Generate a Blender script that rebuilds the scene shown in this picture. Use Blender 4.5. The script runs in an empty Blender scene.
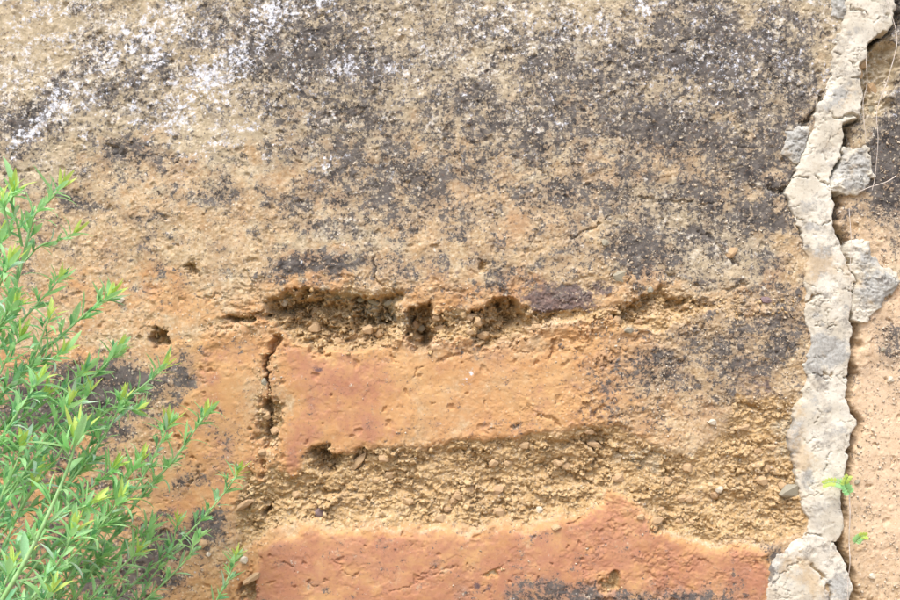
import bpy, bmesh, math, random
import numpy as np
from mathutils import Vector, Matrix, Quaternion

# ------------------------------------------------------------------ camera, sky, sun, exposure
scn = bpy.context.scene
COL = scn.collection
PPM = 500.0          # photograph pixels per metre on the wall face
CAMD = 2.0           # camera distance from the wall face
cam_d = bpy.data.cameras.new("camera")
cam_d.sensor_width = 36.0
cam_d.lens = 36.0 * CAMD / (900.0 / PPM)
cam_d.clip_start = 0.02
cam_d.clip_end = 500.0
cam = bpy.data.objects.new("camera", cam_d)
cam.location = (0.0, -CAMD, 1.0)
cam.rotation_euler = (math.radians(90), 0, 0)
COL.objects.link(cam)
scn.camera = cam

SUN_EL = math.radians(58)
SUN_AZ = math.radians(-22)      # from straight behind the camera, towards its left
world = bpy.data.worlds.new("World")
scn.world = world
world.use_nodes = True
wn = world.node_tree
bg = wn.nodes["Background"]
sky = wn.nodes.new("ShaderNodeTexSky")
sky.sky_type = 'NISHITA'
sky.sun_disc = False
sky.sun_elevation = SUN_EL
sky.sun_rotation = math.radians(180 + 22)
sky.air_density = 1.0
sky.dust_density = 3.0
sky.ozone_density = 1.0
wn.links.new(sky.outputs[0], bg.inputs[0])
bg.inputs[1].default_value = 0.15

sun_d = bpy.data.lights.new("sun", 'SUN')
sun_d.energy = 1.25
sun_d.angle = math.radians(16)
sun_d.color = (1.0, 0.965, 0.91)
sun = bpy.data.objects.new("sun", sun_d)
to_sun = Vector((math.sin(SUN_AZ) * math.cos(SUN_EL), -math.cos(SUN_AZ) * math.cos(SUN_EL), math.sin(SUN_EL)))
sun.rotation_euler = to_sun.to_track_quat('Z', 'Y').to_euler()
sun.location = to_sun * 5
COL.objects.link(sun)

vs = scn.view_settings
vs.view_transform = 'Standard'
vs.look = 'None'
vs.exposure = 1.15
vs.gamma = 1.0
vs.use_curve_mapping = False

rng = np.random.default_rng(7)
random.seed(11)


# ------------------------------------------------------------------ object helpers
def link(o):
    COL.objects.link(o)
    return o


def tag(o, label=None, cat=None, group=None, kind=None):
    if label: o["label"] = label
    if cat: o["category"] = cat
    if group: o["group"] = group
    if kind: o["kind"] = kind
    return o


def empty(name, loc):
    o = bpy.data.objects.new(name, None)
    o.location = loc
    o.empty_display_size = 0.05
    return link(o)


def part(name, mesh, parent, root_loc=(0, 0, 0)):
    """mesh in world coordinates; root_loc is the world place of the parent's origin"""
    o = bpy.data.objects.new(name, mesh)
    link(o)
    if parent is not None:
        o.parent = parent
        o.location = (-root_loc[0], -root_loc[1], -root_loc[2])
    return o


def mesh_np(name, verts, quads, mat, attrs=None, smooth=False, tris=None):
    me = bpy.data.meshes.new(name)
    nv = len(verts)
    me.vertices.add(nv)
    me.vertices.foreach_set("co", np.ascontiguousarray(verts, dtype=np.float32).ravel())
    faces = quads if tris is None else tris
    k = faces.shape[1]
    me.loops.add(faces.size)
    me.loops.foreach_set("vertex_index", np.ascontiguousarray(faces, dtype=np.int32).ravel())
    me.polygons.add(len(faces))
    me.polygons.foreach_set("loop_start", np.arange(0, faces.size, k, dtype=np.int32))
    if smooth:
        me.polygons.foreach_set("use_smooth", np.ones(len(faces), dtype=bool))
    if attrs:
        for an, a in attrs.items():
            at = me.attributes.new(an, 'FLOAT_COLOR', 'POINT')
            at.data.foreach_set("color", np.ascontiguousarray(a, dtype=np.float32).ravel())
    me.update(calc_edges=True)
    if mat is not None:
        for m in (mat if isinstance(mat, (list, tuple)) else [mat]):
            me.materials.append(m)
    return me


# ------------------------------------------------------------------ numeric noise
_perm = rng.permutation(4096)
_ga = rng.uniform(0, 2 * np.pi, 4096)
_gx = np.cos(_ga).astype(np.float32)
_gy = np.sin(_ga).astype(np.float32)
_rv = rng.uniform(0, 1, (4096, 4)).astype(np.float32)


def _hash(ix, iy, seed):
    return _perm[(_perm[(ix + seed * 131) & 4095] + iy + seed * 57) & 4095]


def pn(x, y, seed=0):
    x = np.asarray(x, np.float32); y = np.asarray(y, np.float32)
    fx0 = np.floor(x); fy0 = np.floor(y)
    ix = fx0.astype(np.int32); iy = fy0.astype(np.int32)
    fx = x - fx0; fy = y - fy0
    u = fx * fx * fx * (fx * (fx * 6 - 15) + 10)
    v = fy * fy * fy * (fy * (fy * 6 - 15) + 10)
    def g(dx, dy):
        h = _hash(ix + dx, iy + dy, seed)
        return _gx[h] * (fx - dx) + _gy[h] * (fy - dy)
    a = g(0, 0); b = g(1, 0); c = g(0, 1); d = g(1, 1)
    return (a + u * (b - a) + v * ((c + u * (d - c)) - (a + u * (b - a)))) * 1.5


def fbm(x, y, octv=4, seed=0, gain=0.5):
    s = 0; amp = 1.0; f = 1.0; t = 0
    for i in range(octv):
        s = s + amp * pn(x * f, y * f, seed + i)
        t += amp; amp *= gain; f *= 2.03
    return s / t


def worley(x, y, seed=0):
    """nearest distance and that cell's four random numbers"""
    x = np.asarray(x, np.float32); y = np.asarray(y, np.float32)
    ix = np.floor(x).astype(np.int32); iy = np.floor(y).astype(np.int32)
    best = np.full(x.shape, 9.0, np.float32); bid = np.zeros(x.shape, np.int32)
    for dx in (-1, 0, 1):
        for dy in (-1, 0, 1):
            h = _hash(ix + dx, iy + dy, seed)
            ax = ix + dx + _rv[h, 0] - x
            ay = iy + dy + _rv[h, 1] - y
            d = ax * ax + ay * ay
            m = d < best
            best = np.where(m, d, best); bid = np.where(m, h, bid)
    return np.sqrt(best), _rv[bid, 2], _rv[bid, 3]


def facets(x, y, seed=0):
    """broken chunks: every cell is a plane with its own height and tilt, -.5 .. .5 or so"""
    x = np.asarray(x, np.float32); y = np.asarray(y, np.float32)
    ix = np.floor(x).astype(np.int32); iy = np.floor(y).astype(np.int32)
    best = np.full(x.shape, 9.0, np.float32); val = np.zeros(x.shape, np.float32)
    for dx in (-1, 0, 1):
        for dy in (-1, 0, 1):
            h = _hash(ix + dx, iy + dy, seed)
            ax = ix + dx + _rv[h, 0] - x
            ay = iy + dy + _rv[h, 1] - y
            wgt = .7 + .9 * _rv[h, 3]                     # unequal cells
            d = (ax * ax + ay * ay) * wgt
            m = d < best
            best = np.where(m, d, best)
            val = np.where(m, _rv[h, 2] - .5 + 1.1 * (_gx[h] * ax + _gy[h] * ay), val)
    return val - .25 * np.sqrt(best)


def sstep(a, b, x):
    t = np.clip((x - a) / (b - a), 0, 1)
    return t * t * (3 - 2 * t)


def poly_sdf(px, py, pts, pad=40):
    """signed distance (positive inside), evaluated only near the polygon"""
    pts = np.array(pts, np.float32)
    out = np.full(px.shape, -pad, np.float32)
    lo = pts.min(0) - pad; hi = pts.max(0) + pad
    m = (px > lo[0]) & (px < hi[0]) & (py > lo[1]) & (py < hi[1])
    x = px[m]; y = py[m]
    d2 = np.full(x.shape, 1e9, np.float32); ins = np.zeros(x.shape, bool)
    n = len(pts)
    for i in range(n):
        ax, ay = pts[i]; bx, by = pts[(i + 1) % n]
        ex, ey = bx - ax, by - ay
        t = np.clip(((x - ax) * ex + (y - ay) * ey) / (ex * ex + ey * ey + 1e-9), 0, 1)
        d2 = np.minimum(d2, (x - ax - t * ex) ** 2 + (y - ay - t * ey) ** 2)
        if ay != by:
            c = ((ay > y) != (by > y)) & (x < (bx - ax) * (y - ay) / (by - ay) + ax)
            ins ^= c
    d = np.sqrt(d2)
    out[m] = np.maximum(np.where(ins, d, -d), -pad)
    return out


def line_dist(px, py, pts, pad=30):
    pts = np.array(pts, np.float32)
    out = np.full(px.shape, pad, np.float32)
    lo = pts.min(0) - pad; hi = pts.max(0) + pad
    m = (px > lo[0]) & (px < hi[0]) & (py > lo[1]) & (py < hi[1])
    x = px[m]; y = py[m]
    d2 = np.full(x.shape, pad * pad, np.float32)
    for i in range(len(pts) - 1):
        ax, ay = pts[i]; bx, by = pts[i + 1]
        ex, ey = bx - ax, by - ay
        t = np.clip(((x - ax) * ex + (y - ay) * ey) / (ex * ex + ey * ey + 1e-9), 0, 1)
        d2 = np.minimum(d2, (x - ax - t * ex) ** 2 + (y - ay - t * ey) ** 2)
    out[m] = np.sqrt(d2)
    return out


def blobs(px, py, items):
    """soft union of ellipses: (cx, cy, rx, ry, degrees, strength)"""
    out = np.zeros(px.shape, np.float32)
    for cx, cy, rx, ry, a, s in items:
        R = max(rx, ry) * 2.2
        m = (np.abs(px - cx) < R) & (np.abs(py - cy) < R)
        x = px[m] - cx; y = py[m] - cy
        c, sn = math.cos(math.radians(a)), math.sin(math.radians(a))
        u = (x * c - y * sn) / rx; v = (x * sn + y * c) / ry
        d = u * u + v * v
        val = s * np.exp(-0.9 * d ** 1.3)
        o = out[m]
        out[m] = o + val - o * val if s <= 1 else np.maximum(o, val)
    return out


# ------------------------------------------------------------------ the wall face, described in photo-pixel units on the wall
CAV = [  # hollow outlines, depth mm
    ([(266, 302), (284, 289), (330, 286), (352, 298), (400, 295), (397, 322), (388, 344), (352, 354), (322, 352), (296, 338), (268, 326)], 44, 9),
    ([(408, 311), (424, 300), (433, 316), (440, 336), (434, 353), (412, 352), (403, 333)], 66, 7),
    ([(474, 312), (488, 301), (516, 295), (537, 317), (530, 334), (504, 348), (480, 352), (470, 334)], 48, 9),
    ([(400, 312), (436, 312), (480, 308), (476, 338), (440, 342), (400, 334)], 7, 8), ([(255, 300), (300, 284), (400, 288), (408, 330), (390, 348), (330, 352), (290, 340)], 9, 10), ([(536, 312), (600, 306), (604, 318), (540, 330)], 7, 8), ([(596, 318), (640, 300), (700, 296), (720, 310), (640, 332)], 8, 8),
    ([(226, 317), (250, 313), (258, 325), (232, 327)], 30, 6),
    ([(612, 322), (628, 303), (658, 288), (694, 300), (688, 317), (662, 306), (642, 327)], 20, 7),
    ([(151, 331), (168, 329), (170, 347), (153, 346)], 40, 5),
    ([(179, 268), (190, 265), (198, 275), (186, 279)], 26, 5),
    ([(309, 462), (314, 450), (327, 446), (341, 452), (343, 463), (336, 472), (318, 473)], 40, 6),
    ([(344, 467), (362, 452), (372, 452), (356, 474)], 22, 6),
    ([(257, 512), (268, 508), (271, 518), (260, 521)], 32, 5),
    ([(601, 580), (612, 574), (624, 580), (622, 593), (606, 592)], 24, 6),
    ([(238, 588), (255, 572), (258, 600), (242, 604)], 28, 6),
    ([(860, 50), (876, 36), (896, 28), (902, 60), (898, 104), (880, 116), (862, 112), (856, 80)], 34, 10),
    ([(417, 334), (430, 330), (433, 343), (420, 346)], 34, 4), ([(496, 306), (516, 300), (526, 316), (506, 324)], 26, 6), ([(286, 296), (320, 292), (326, 306), (296, 312)], 22, 6), ([(352, 316), (388, 310), (384, 326), (360, 328)], 20, 6),
    ([(479, 262), (491, 261), (490, 271), (481, 271)], 16, 5),
    ([(258, 398), (280, 402), (288, 428), (272, 446), (256, 440)], 22, 9),
    ([(580, 440), (604, 432), (612, 444), (590, 452)], 20, 6),
    ([(480, 570), (505, 562), (500, 574), (488, 578)], 10, 5),
    ([(648, 528), (668, 520), (672, 530), (655, 535)], 16, 5),
]
HOLLOW_R = next(c[0] for c in CAV if c[0][0] == (860, 50))
BAND = [(262, 486), (276, 468), (300, 478), (312, 456), (324, 449), (345, 458), (368, 450), (420, 451), (462, 441), (520, 439), (562, 431), (612, 428), (650, 446),
        (690, 458), (725, 432), (742, 398), (792, 398), (801, 440), (806, 532), (760, 541), (702, 540), (662, 529), (642, 500), (612, 488), (586, 514), (520, 521),
        (400, 524), (332, 525), (296, 520), (262, 534), (238, 560), (236, 520), (248, 470)]
LOWRED = [(240, 610), (258, 546), (300, 527), (400, 531), (520, 526), (588, 514), (612, 487), (637, 498), (656, 530), (702, 545), (772, 546), (768, 640), (240, 640)]
MIDRED = [(284, 343), (330, 352), (384, 350), (420, 362), (432, 400), (416, 440), (368, 448), (345, 446), (322, 440), (306, 455), (300, 482), (284, 476), (280, 440), (290, 400), (280, 360)]
MIDORANGE = [(282, 342), (400, 350), (660, 336), (650, 430), (560, 430), (460, 440), (360, 450), (284, 470)]
LEFTRED = [(175, 340), (262, 330), (266, 380), (258, 440), (240, 470), (238, 540), (150, 560), (150, 480), (190, 420)]
SEAM = [(-900, 360), (0, 352), (160, 342), (235, 322), (290, 312), (400, 322), (440, 330), (530, 318), (560, 318), (620, 312), (700, 303), (800, 300), (830, 300)]
CRACK_UP = [(276, 340), (268, 358), (269, 380), (265, 402), (268, 424), (266, 446)]
CRACK = [(276, 340), (268, 358), (269, 380), (265, 402), (268, 424), (266, 446), (264, 470), (263, 492), (265, 516), (258, 540), (252, 575), (246, 605)]
JOINT_R = [(892, -10), (893, 22), (876, 36), (867, 47), (862, 60), (857, 77), (862, 100), (856, 116), (842, 122), (842, 150), (829, 172), (832, 195), (832, 212), (830, 227), (840, 247), (848, 267),
           (853, 287), (849, 313), (848, 327), (851, 347), (846, 360), (848, 377), (843, 400), (854, 423), (846, 450), (843, 470), (839, 503), (841, 517), (834, 543), (841, 563), (848, 575), (849, 610)]
JOINT_L = [(822, 98), (812, 118), (803, 128), (807, 142), (798, 162), (790, 180), (786, 194), (797, 217), (806, 243)]
CRACKS = [  # polyline, half width px, depth mm
    (CRACK_UP, 3.0, 26), ([(266, 446), (264, 470), (263, 492), (265, 516)], 2.2, 15), ([(258, 540), (252, 575), (246, 605)], 1.6, 7), ([(p[0] + 3, p[1]) for p in JOINT_R], 4.0, 70), (JOINT_L, 2.2, 18),
    ([(60, 412), (0, 410)], 1, 3),
    ([(444, 290), (470, 292), (488, 300)], 1.1, 5), ([(376, 258), (378, 276), (386, 286)], 1.6, 7),
    ([(552, 318), (568, 322), (580, 318)], 1.6, 8), ([(540, 243), (560, 236), (575, 240), (592, 228), (612, 214)], 1.6, 8),
    ([(400, 600), (388, 590), (420, 578), (440, 570), (478, 568)], 1.0, 4), ([(286, 560), (318, 584), (330, 580)], 1.0, 4),
    ([(330, 560), (352, 572), (362, 575)], 0.9, 3.5), ([(492, 428), (515, 424), (540, 414), (560, 424)], 1.4, 7),
    ([(596, 415), (612, 402), (616, 392)], 1.8, 8), ([(548, 360), (554, 352), (556, 344)], 2.2, 9), ([(408, 385), (416, 376), (418, 368)], 1.3, 5),
    ([(300, 160), (330, 175), (352, 166)], 1.2, 5), ([(110, 148), (135, 158), (160, 152), (182, 158)], 1.8, 8), ([(0, 172), (40, 168), (75, 176)], 1.4, 6),
    ([(500, 172), (540, 170), (556, 182)], 1.2, 5), ([(660, 268), (690, 285), (730, 292), (748, 282)], 2.0, 9), ([(700, 232), (720, 246), (735, 262)], 1.6, 7),
    ([(640, 200), (700, 206), (760, 196)], 1.4, 5), ([(770, 190), (788, 196)], 2.2, 10), ([(590, 510), (575, 524), (560, 526)], 1.2, 5),
    ([(858, 250), (880, 252), (893, 268)], 1.4, 6), ([(862, 318), (872, 306), (892, 296)], 1.6, 8), ([(170, 420), (185, 452), (205, 470)], 1.2, 5),
    ([(205, 300), (220, 292), (240, 296)], 1.4, 6), ([(180, 436), (200, 476), (188, 486)], 2.0, 8), ([(395, 355), (402, 372), (398, 382)], 1.4, 6),
    ([(620, 470), (650, 455), (700, 462)], 1.6, 8), ([(690, 432), (680, 410), (668, 398)], 1.2, 4), ([(420, 366), (470, 352), (540, 350)], 1.5, 6),
]
DARK = [(335, 70, 85, 55, 0, .50), (300, 28, 60, 40, 20, .55), (250, 48, 45, 26, 30, .45), (350, 135, 75, 42, 0, .40), (540, 132, 42, 32, 0, .68), (665, 128, 66, 26, 0, .74), (722, 45, 85, 48, 0, .55),
        (770, 92, 50, 62, 0, .5), (620, 62, 66, 50, 0, .40), (478, 112, 60, 40, 0, .42), (308, 264, 50, 9, 3, .8), (460, 20, 66, 20, 0, .35), (740, 215, 62, 34, 0, .32), (638, 250, 26, 28, 20, .55),
        (690, 262, 56, 26, -20, .22), (760, 160, 50, 40, 0, .4), (888, 150, 22, 64, 0, .9), (896, 8, 16, 22, 0, 1), (690, 358, 74, 36, 0, .34), (752, 352, 52, 40, 0, .30), (625, 372, 46, 30, 0, .32),
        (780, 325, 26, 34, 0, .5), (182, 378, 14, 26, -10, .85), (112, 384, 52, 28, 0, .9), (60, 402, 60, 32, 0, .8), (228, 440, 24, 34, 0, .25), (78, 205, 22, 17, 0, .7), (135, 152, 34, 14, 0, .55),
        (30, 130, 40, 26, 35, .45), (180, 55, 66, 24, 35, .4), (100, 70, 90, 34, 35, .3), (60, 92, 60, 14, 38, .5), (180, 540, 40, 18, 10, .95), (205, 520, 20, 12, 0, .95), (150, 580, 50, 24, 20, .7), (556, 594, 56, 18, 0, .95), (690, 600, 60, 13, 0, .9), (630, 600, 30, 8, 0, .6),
        (888, 345, 18, 24, 0, .75), (896, 205, 14, 20, 0, .8), (880, 395, 20, 14, 0, .3), (790, 436, 16, 24, 0, .7), (776, 556, 12, 22, 35, .75), (600, 200, 50, 30, 0, .3), (430, 190, 60, 30, 0, .3), (340, 205, 60, 30, 0, .35), (240, 345, 12, 8, 0, .35), (190, 480, 24, 10, 20, .6),
        (360, 362, 8, 5, 0, .4), (430, 390, 20, 10, 0, .25), (480, 350, 34, 12, 0, .4), (600, 405, 20, 14, 0, .4), (440, 560, 12, 4, 0, .55), (640, 415, 40, 22, 0, .3), (650, 468, 24, 14, 0, .3), (840, 150, 14, 22, 0, .5), (560, 60, 30, 40, 0, .2), (200, 190, 50, 14, 0, .25)]
WHITE = [(42, 124, 34, 14, 38, .62), (62, 100, 26, 10, 38, .55), (25, 135, 18, 12, 20, .55), (190, 100, 44, 20, 38, .5), (232, 62, 40, 24, 30, .58), (215, 142, 36, 10, 30, .55), (272, 16, 24, 14, 0, .72), (326, 5, 16, 9, 0, .95),
         (165, 45, 44, 12, 45, .5), (130, 40, 60, 12, 40, .4), (120, 130, 60, 12, 20, .4), (245, 130, 40, 14, 30, .4), (643, 10, 8, 13, 0, .85), (345, 66, 18, 12, 0, .62), (392, 72, 14, 8, 0, .5), (332, 160, 22, 10, 10, .6),
         (170, 232, 9, 4, 10, .95), (455, 165, 66, 18, 0, .36), (520, 25, 60, 20, 0, .32), (586, 22, 20, 14, 0, .45), (340, 270, 26, 8, 0, .2), (720, 80, 60, 40, 0, .26), (480, 265, 8, 4, 0, .4), (110, 255, 12, 18, 0, .35), (300, 262, 12, 3, 10, .8),
         (466, 378, 10, 12, -30, 1), (700, 235, 40, 30, 0, .24), (870, 390, 30, 20, 0, .3), (880, 40, 8, 14, 0, .3), (205, 80, 14, 14, 0, .6), (260, 160, 20, 8, 20, .4), (620, 190, 30, 8, 0, .34), (760, 200, 34, 10, 0, .3), (310, 190, 40, 14, 0, .3)]
PURPLE = [(552, 300, 32, 15, 0, 1), (566, 294, 22, 14, 0, 1), (556, 303, 18, 9, 0, 1), (545, 282, 22, 8, 0, .5), (600, 288, 14, 9, 0, .8), (588, 305, 14, 6, 0, .6), (485, 272, 46, 24, 0, .38), (225, 342, 14, 14, 0, .45), (200, 298, 14, 6, 0, .4), (212, 434, 20, 20, 0, .25), (320, 368, 8, 5, 0, .55),
          (318, 430, 40, 30, 0, .15), (430, 270, 40, 14, 0, .4), (460, 350, 50, 12, 0, .3), (505, 425, 34, 16, 0, .4), (585, 408, 30, 16, 0, .38), (640, 415, 44, 14, 0, .3), (560, 578, 60, 16, 0, .4), (480, 585, 14, 6, 0, .6), (690, 585, 50, 10, 0, .3), (310, 290, 20, 10, 0, .2), (456, 308, 12, 8, 0, .6), (180, 372, 20, 30, 0, .4), (350, 565, 70, 20, 0, .12), (690, 368, 90, 44, 0, .5), (770, 400, 30, 40, 0, .4), (740, 330, 60, 20, 0, .35), (240, 365, 14, 10, 0, .3), (290, 432, 6, 20, 0, .25)]
GREY = [(60, 60, 90, 44, 30, .55), (140, 30, 60, 24, 30, .5), (505, 28, 90, 26, 0, .55), (838, 8, 24, 14, 0, .9), (560, 15, 60, 16, 0, .45), (470, 62, 40, 18, 0, .5), (690, 225, 70, 34, -15, .5), (720, 265, 50, 24, 0, .5), (880, 90, 20, 40, 0, .4), (380, 315, 30, 10, 0, .5), (340, 298, 18, 5, 0, .5),
        (230, 110, 60, 24, 30, .3), (230, 45, 40, 20, 30, .3), (650, 460, 34, 18, 0, .35), (20, 170, 40, 20, 0, .4), (100, 120, 60, 20, 20, .35), (790, 430, 18, 34, 0, .5), (350, 240, 60, 20, 0, .3)]
PALE = [(895, 300, 70, 130, 0, .75), (890, 520, 60, 120, 0, .75), (880, 430, 60, 80, 0, .5), (590, 130, 24, 60, 0, .5), (570, 180, 60, 18, 0, .35), (430, 140, 60, 40, 0, .2), (770, 180, 26, 12, 0, .65), (560, 220, 100, 16, 0, .3), (110, 310, 160, 40, 0, .3), (200, 210, 160, 40, 0, .25),  # thin strips paint light on ledges, right-hand blobs paint lens flare
        (430, 346, 40, 8, 0, .6), (560, 325, 60, 8, 0, .55), (340, 340, 40, 6, 0, .5), (660, 312, 50, 10, 0, .45), (750, 310, 50, 16, 0, .35), (250, 330, 30, 7, 0, .5), (430, 530, 140, 5, 0, .5), (740, 540, 60, 6, 0, .5), (520, 205, 40, 16, 0, .3), (690, 150, 30, 10, 0, .2), (360, 110, 24, 12, 0, .3), (30, 10, 50, 14, 0, .45)]


def fields(px, py):
    """height (mm, towards the viewer) and colour masks of the wall face"""
    w1 = fbm(px / 26, py / 26, 4, 1, .6); w2 = fbm(px / 26 + 40, py / 26, 4, 2, .6)
    wx = px + 11 * w1; wy = py + 11 * w2
    wide = fbm(px / 90, py / 90, 3, 9)
    ca, sa = math.cos(math.radians(33)), math.sin(math.radians(33))
    u = px * ca - py * sa; v = px * sa + py * ca
    streak = fbm(u / 46, v / 13, 4, 21, .6)
    seam_y = np.interp(wx, [p[0] for p in SEAM], [p[1] for p in SEAM]).astype(np.float32)
    up = sstep(10, -14, wy - seam_y)                    # above the main bed joint
    band = sstep(-7, 9, poly_sdf(wx, wy, BAND))
    deepband = sstep(2, 40, poly_sdf(wx, wy, BAND, 60))
    lowred = sstep(-7, 12, poly_sdf(wx, wy, LOWRED)) * (1 - .75 * band)
    midred = sstep(-20, 16, poly_sdf(wx + 14 * wide, wy + 10 * w1, MIDRED)) * (1 - band) * (1 - sstep(350, 450, wx + 50 * wide + 30 * w2))
    midor = sstep(-16, 22, poly_sdf(wx, wy, MIDORANGE)) * (1 - band) * (1 - .8 * sstep(430, 620, wx + 60 * wide))
    leftred = sstep(-16, 22, poly_sdf(wx, wy, LEFTRED)) * (1 - band)
    smooth = np.clip(np.maximum(np.maximum(lowred, midred), np.maximum(.75 * midor, .7 * leftred)), 0, 1)
    red = np.clip(np.maximum(np.maximum(lowred * (1 + .5 * wide), 1.0 * midred * (1 + .5 * wide)), np.maximum(.50 * midor, .55 * leftred) * (1 + wide)), 0, 1)
    lower = (1 - up) * sstep(760, 600, wx) * (1 - band)
    red = np.maximum(red, (.40 + .3 * wide) * lower)
    red = np.maximum(red, up * sstep(215, 300, py + 50 * wide) * (.26 + .5 * wide))
    rightpart = sstep(835, 850, px)

    # relief
    h = 11 * fbm(px / 230, py / 230, 2, 31) + 5 * fbm(px / 80, py / 80, 3, 33)
    rough = (1 - .8 * smooth) * (1 - .25 * rightpart * sstep(190, 230, py))
    h += rough * (1.6 * fbm(px / 26, py / 26, 3, 35, .6) + 1.0 * streak * up)
    n8 = fbm(px / 9, py / 9, 3, 37, .65)
    h += (.12 + .88 * rough) * 1.0 * n8
    fine = fbm(px / 4.2, py / 3.6, 3, 38, .7)
    crust = np.clip(.5 + 2.2 * fbm(px / 48, py / 48, 3, 36), 0, 1)          # where the face is flaky
    p1 = .5 + facets(px / 13 + 1.1 * w1 + .5 * n8, py / 10 + 1.1 * w2 + .5 * fine, 24)
    p2 = .5 + facets(px / 5.5 + .7 * n8, py / 4.6 + .8 * fine, 26)
    h += (.06 + .94 * rough) * ((.4 + .5 * crust) * .75 * fine + (.25 + crust) * (1.2 * (p1 - .5) + .75 * (p2 - .5)))
    nick = sstep(.17, .30, fbm(px / 8, py / 5, 4, 28, .65)) * sstep(.0, .25, fbm(px / 30 + 9, py / 24, 3, 29))
    h -= 2.4 * nick * (.35 + .65 * smooth) * sstep(.0, .3, wide) * (1 - rightpart)
    ridge = 1 - np.abs(fbm(px / 17, py / 13, 4, 39, .6)) * 2.4
    h += rough * up * .7 * ridge
    f1, r1, r2 = worley(wx / 13, wy / 13, 41)
    clod = np.where(r1 > .72, np.clip(1 - f1 / (.18 + .22 * r2), 0, 1), 0)
    h += (.15 + .85 * rough) * 2.6 * np.sqrt(clod)
    f1, r1, r2 = worley(wx / 19 + 7, wy / 19, 43)
    pit = np.where(r1 > .78, np.clip(1 - f1 / (.08 + .14 * r2), 0, 1), 0)
    h -= 5.0 * np.sqrt(pit) * (1 - .6 * band)
    h += 4 * fbm(px / 60, py / 40, 2, 45) * (1 - up) * rightpart
    # small flaked scabs on the smooth clay
    scab = sstep(.12, .2, fbm(px / 30, py / 22, 4, 47, .55))
    h -= .9 * scab * smooth
    # eroded earth: knocked-back, full of crumbs
    fadeR = 1 - .4 * sstep(600, 700, px)
    lump = fadeR * 7.5 * facets(wx / 17 + .5 * n8, wy / 12 + .5 * n8, 51) + fadeR * 4.6 * facets(px / 8.5 + .9 * w1 + .35 * fine, py / 6.5 + .9 * w2, 53) + 2.8 * facets(px / 4.2 + .5 * fine, py / 3.6 + .5 * n8, 55) + 2.2 * fine
    er_amt = np.clip(band + .5 * sstep(12, 2, np.abs(wy - seam_y)) * (px < 835) * sstep(190, 260, px), 0, 1)
    midstrip = sstep(560, 600, wx) * (1 - up) * (1 - band) * sstep(850, 830, px)
    crumbly = np.clip(er_amt + .28 * midstrip + .45 * sstep(-30, 10, poly_sdf(wx, wy, [(215, 300), (260, 285), (560, 285), (700, 280), (700, 330), (560, 345), (215, 340)])) * .8, 0, 1)
    strata = fbm(px / 70, py / 11 + 2 * w1, 4, 57, .6)
    sandy = np.clip(.55 + 1.6 * fbm(px / 38, py / 22, 3, 58), .15, 1.25)
    h += crumbly * lump * 1.45 * sandy + band * 9 * strata
    h -= (13 * band + 17 * deepband * (.6 + .6 * wide)) * (1 - .45 * sstep(620, 720, px))
    sf = sstep(190, 260, px + 30 * wide)
    h -= 7 * sstep(9, 1, np.abs(wy - seam_y + 2)) * (px < 840) * sf * (1 - .7 * sstep(540, 600, px))
    h += 7 * sstep(30, 4, wy - seam_y) * (1 - up) * (px < 800) * (1 - band) * sf * (1 - .6 * sstep(540, 640, px))      # ledge below the bed joint
    h += 9 * lowred
    h += 3.5 * midred
    cav = np.zeros(px.shape, np.float32)
    for pts, dep, soft in CAV:
        s = poly_sdf(px + 15 * w1 + 5 * n8, py + 15 * w2 + 4 * n8 + 2 * fine, pts, 30)
        k = .72 * sstep(-1.5, soft * .8, s) + .28 * sstep(soft * .6, soft * 2.2, s)
        h = h - 1.4 * dep * k * (.8 + .5 * n8) + k * lump * .7
        cav = np.maximum(cav, k)
    for pts, wd, dep in CRACKS:
        jr = .45 if dep > 50 else 1
        d = line_dist(px + jr * (9 * w1 + 4.5 * n8), py + jr * (9 * w2 + 3 * fine), pts)
        ww = wd * (.5 + .9 * np.clip(.5 + wide + w2, 0, 1))
        brk = sstep(-.12, .22, w1 + .6 * n8 + (.5 if dep > 15 else 0))      # hairlines come and go
        h -= dep * np.exp(-(d / ww) ** 2) * (.35 + .75 * brk if dep > 15 else brk)
    h -= 6 * rightpart

    # colour masks, stains and crusts, with lit ledges and flare painted into the pale one
    top = sstep(235, 60, py + 40 * wide)
    clean = np.clip(1 - cav, 0, 1) * (1 - band)
    dk = np.clip(blobs(px + 9 * w1, py + 9 * w2, DARK), 0, 1)
    dark = .27 * top + .08 * up + dk * (.66 - .06 * (py > 560))
    tl = sstep(420, 120, px) * sstep(230, 120, py)
    dark += up * (.42 * wide + .34 * w1 + .16 * streak * (1 + tl)) * (.4 + .6 * top)
    mott = fbm(px / 34, py / 26, 4, 73, .6)
    zone = sstep(120, 200, py) * sstep(320, 270, py) * up
    dark += zone * (.17 + .13 * sstep(200, 500, px) + .50 * mott)
    zone2 = (1 - up) * sstep(560, 660, px) * sstep(450, 380, py)
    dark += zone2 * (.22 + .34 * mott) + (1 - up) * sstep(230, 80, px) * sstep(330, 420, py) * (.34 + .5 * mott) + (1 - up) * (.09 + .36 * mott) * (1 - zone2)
    dark = np.clip(dark, 0, 1) * (.12 + .88 * clean) * (1 - .3 * rightpart * sstep(190, 230, py))
    wt = np.clip(blobs(px + 8 * w1, py + 8 * w2, WHITE), 0, 1)
    white = np.clip(.31 * top + .07 + wt * .44 + .32 * tl * (streak + .25) + .15 * top * w2, 0, 1) * (.25 + .75 * clean)
    pur = np.clip(blobs(px + 10 * w1, py + 10 * w2, PURPLE), 0, 1) * clean
    gr = np.clip(blobs(px + 12 * w1, py + 12 * w2, GREY), 0, 1) + .48 * top + .18 * up + .25 * up * fbm(px / 40 + 5, py / 30, 3, 74)
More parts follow.
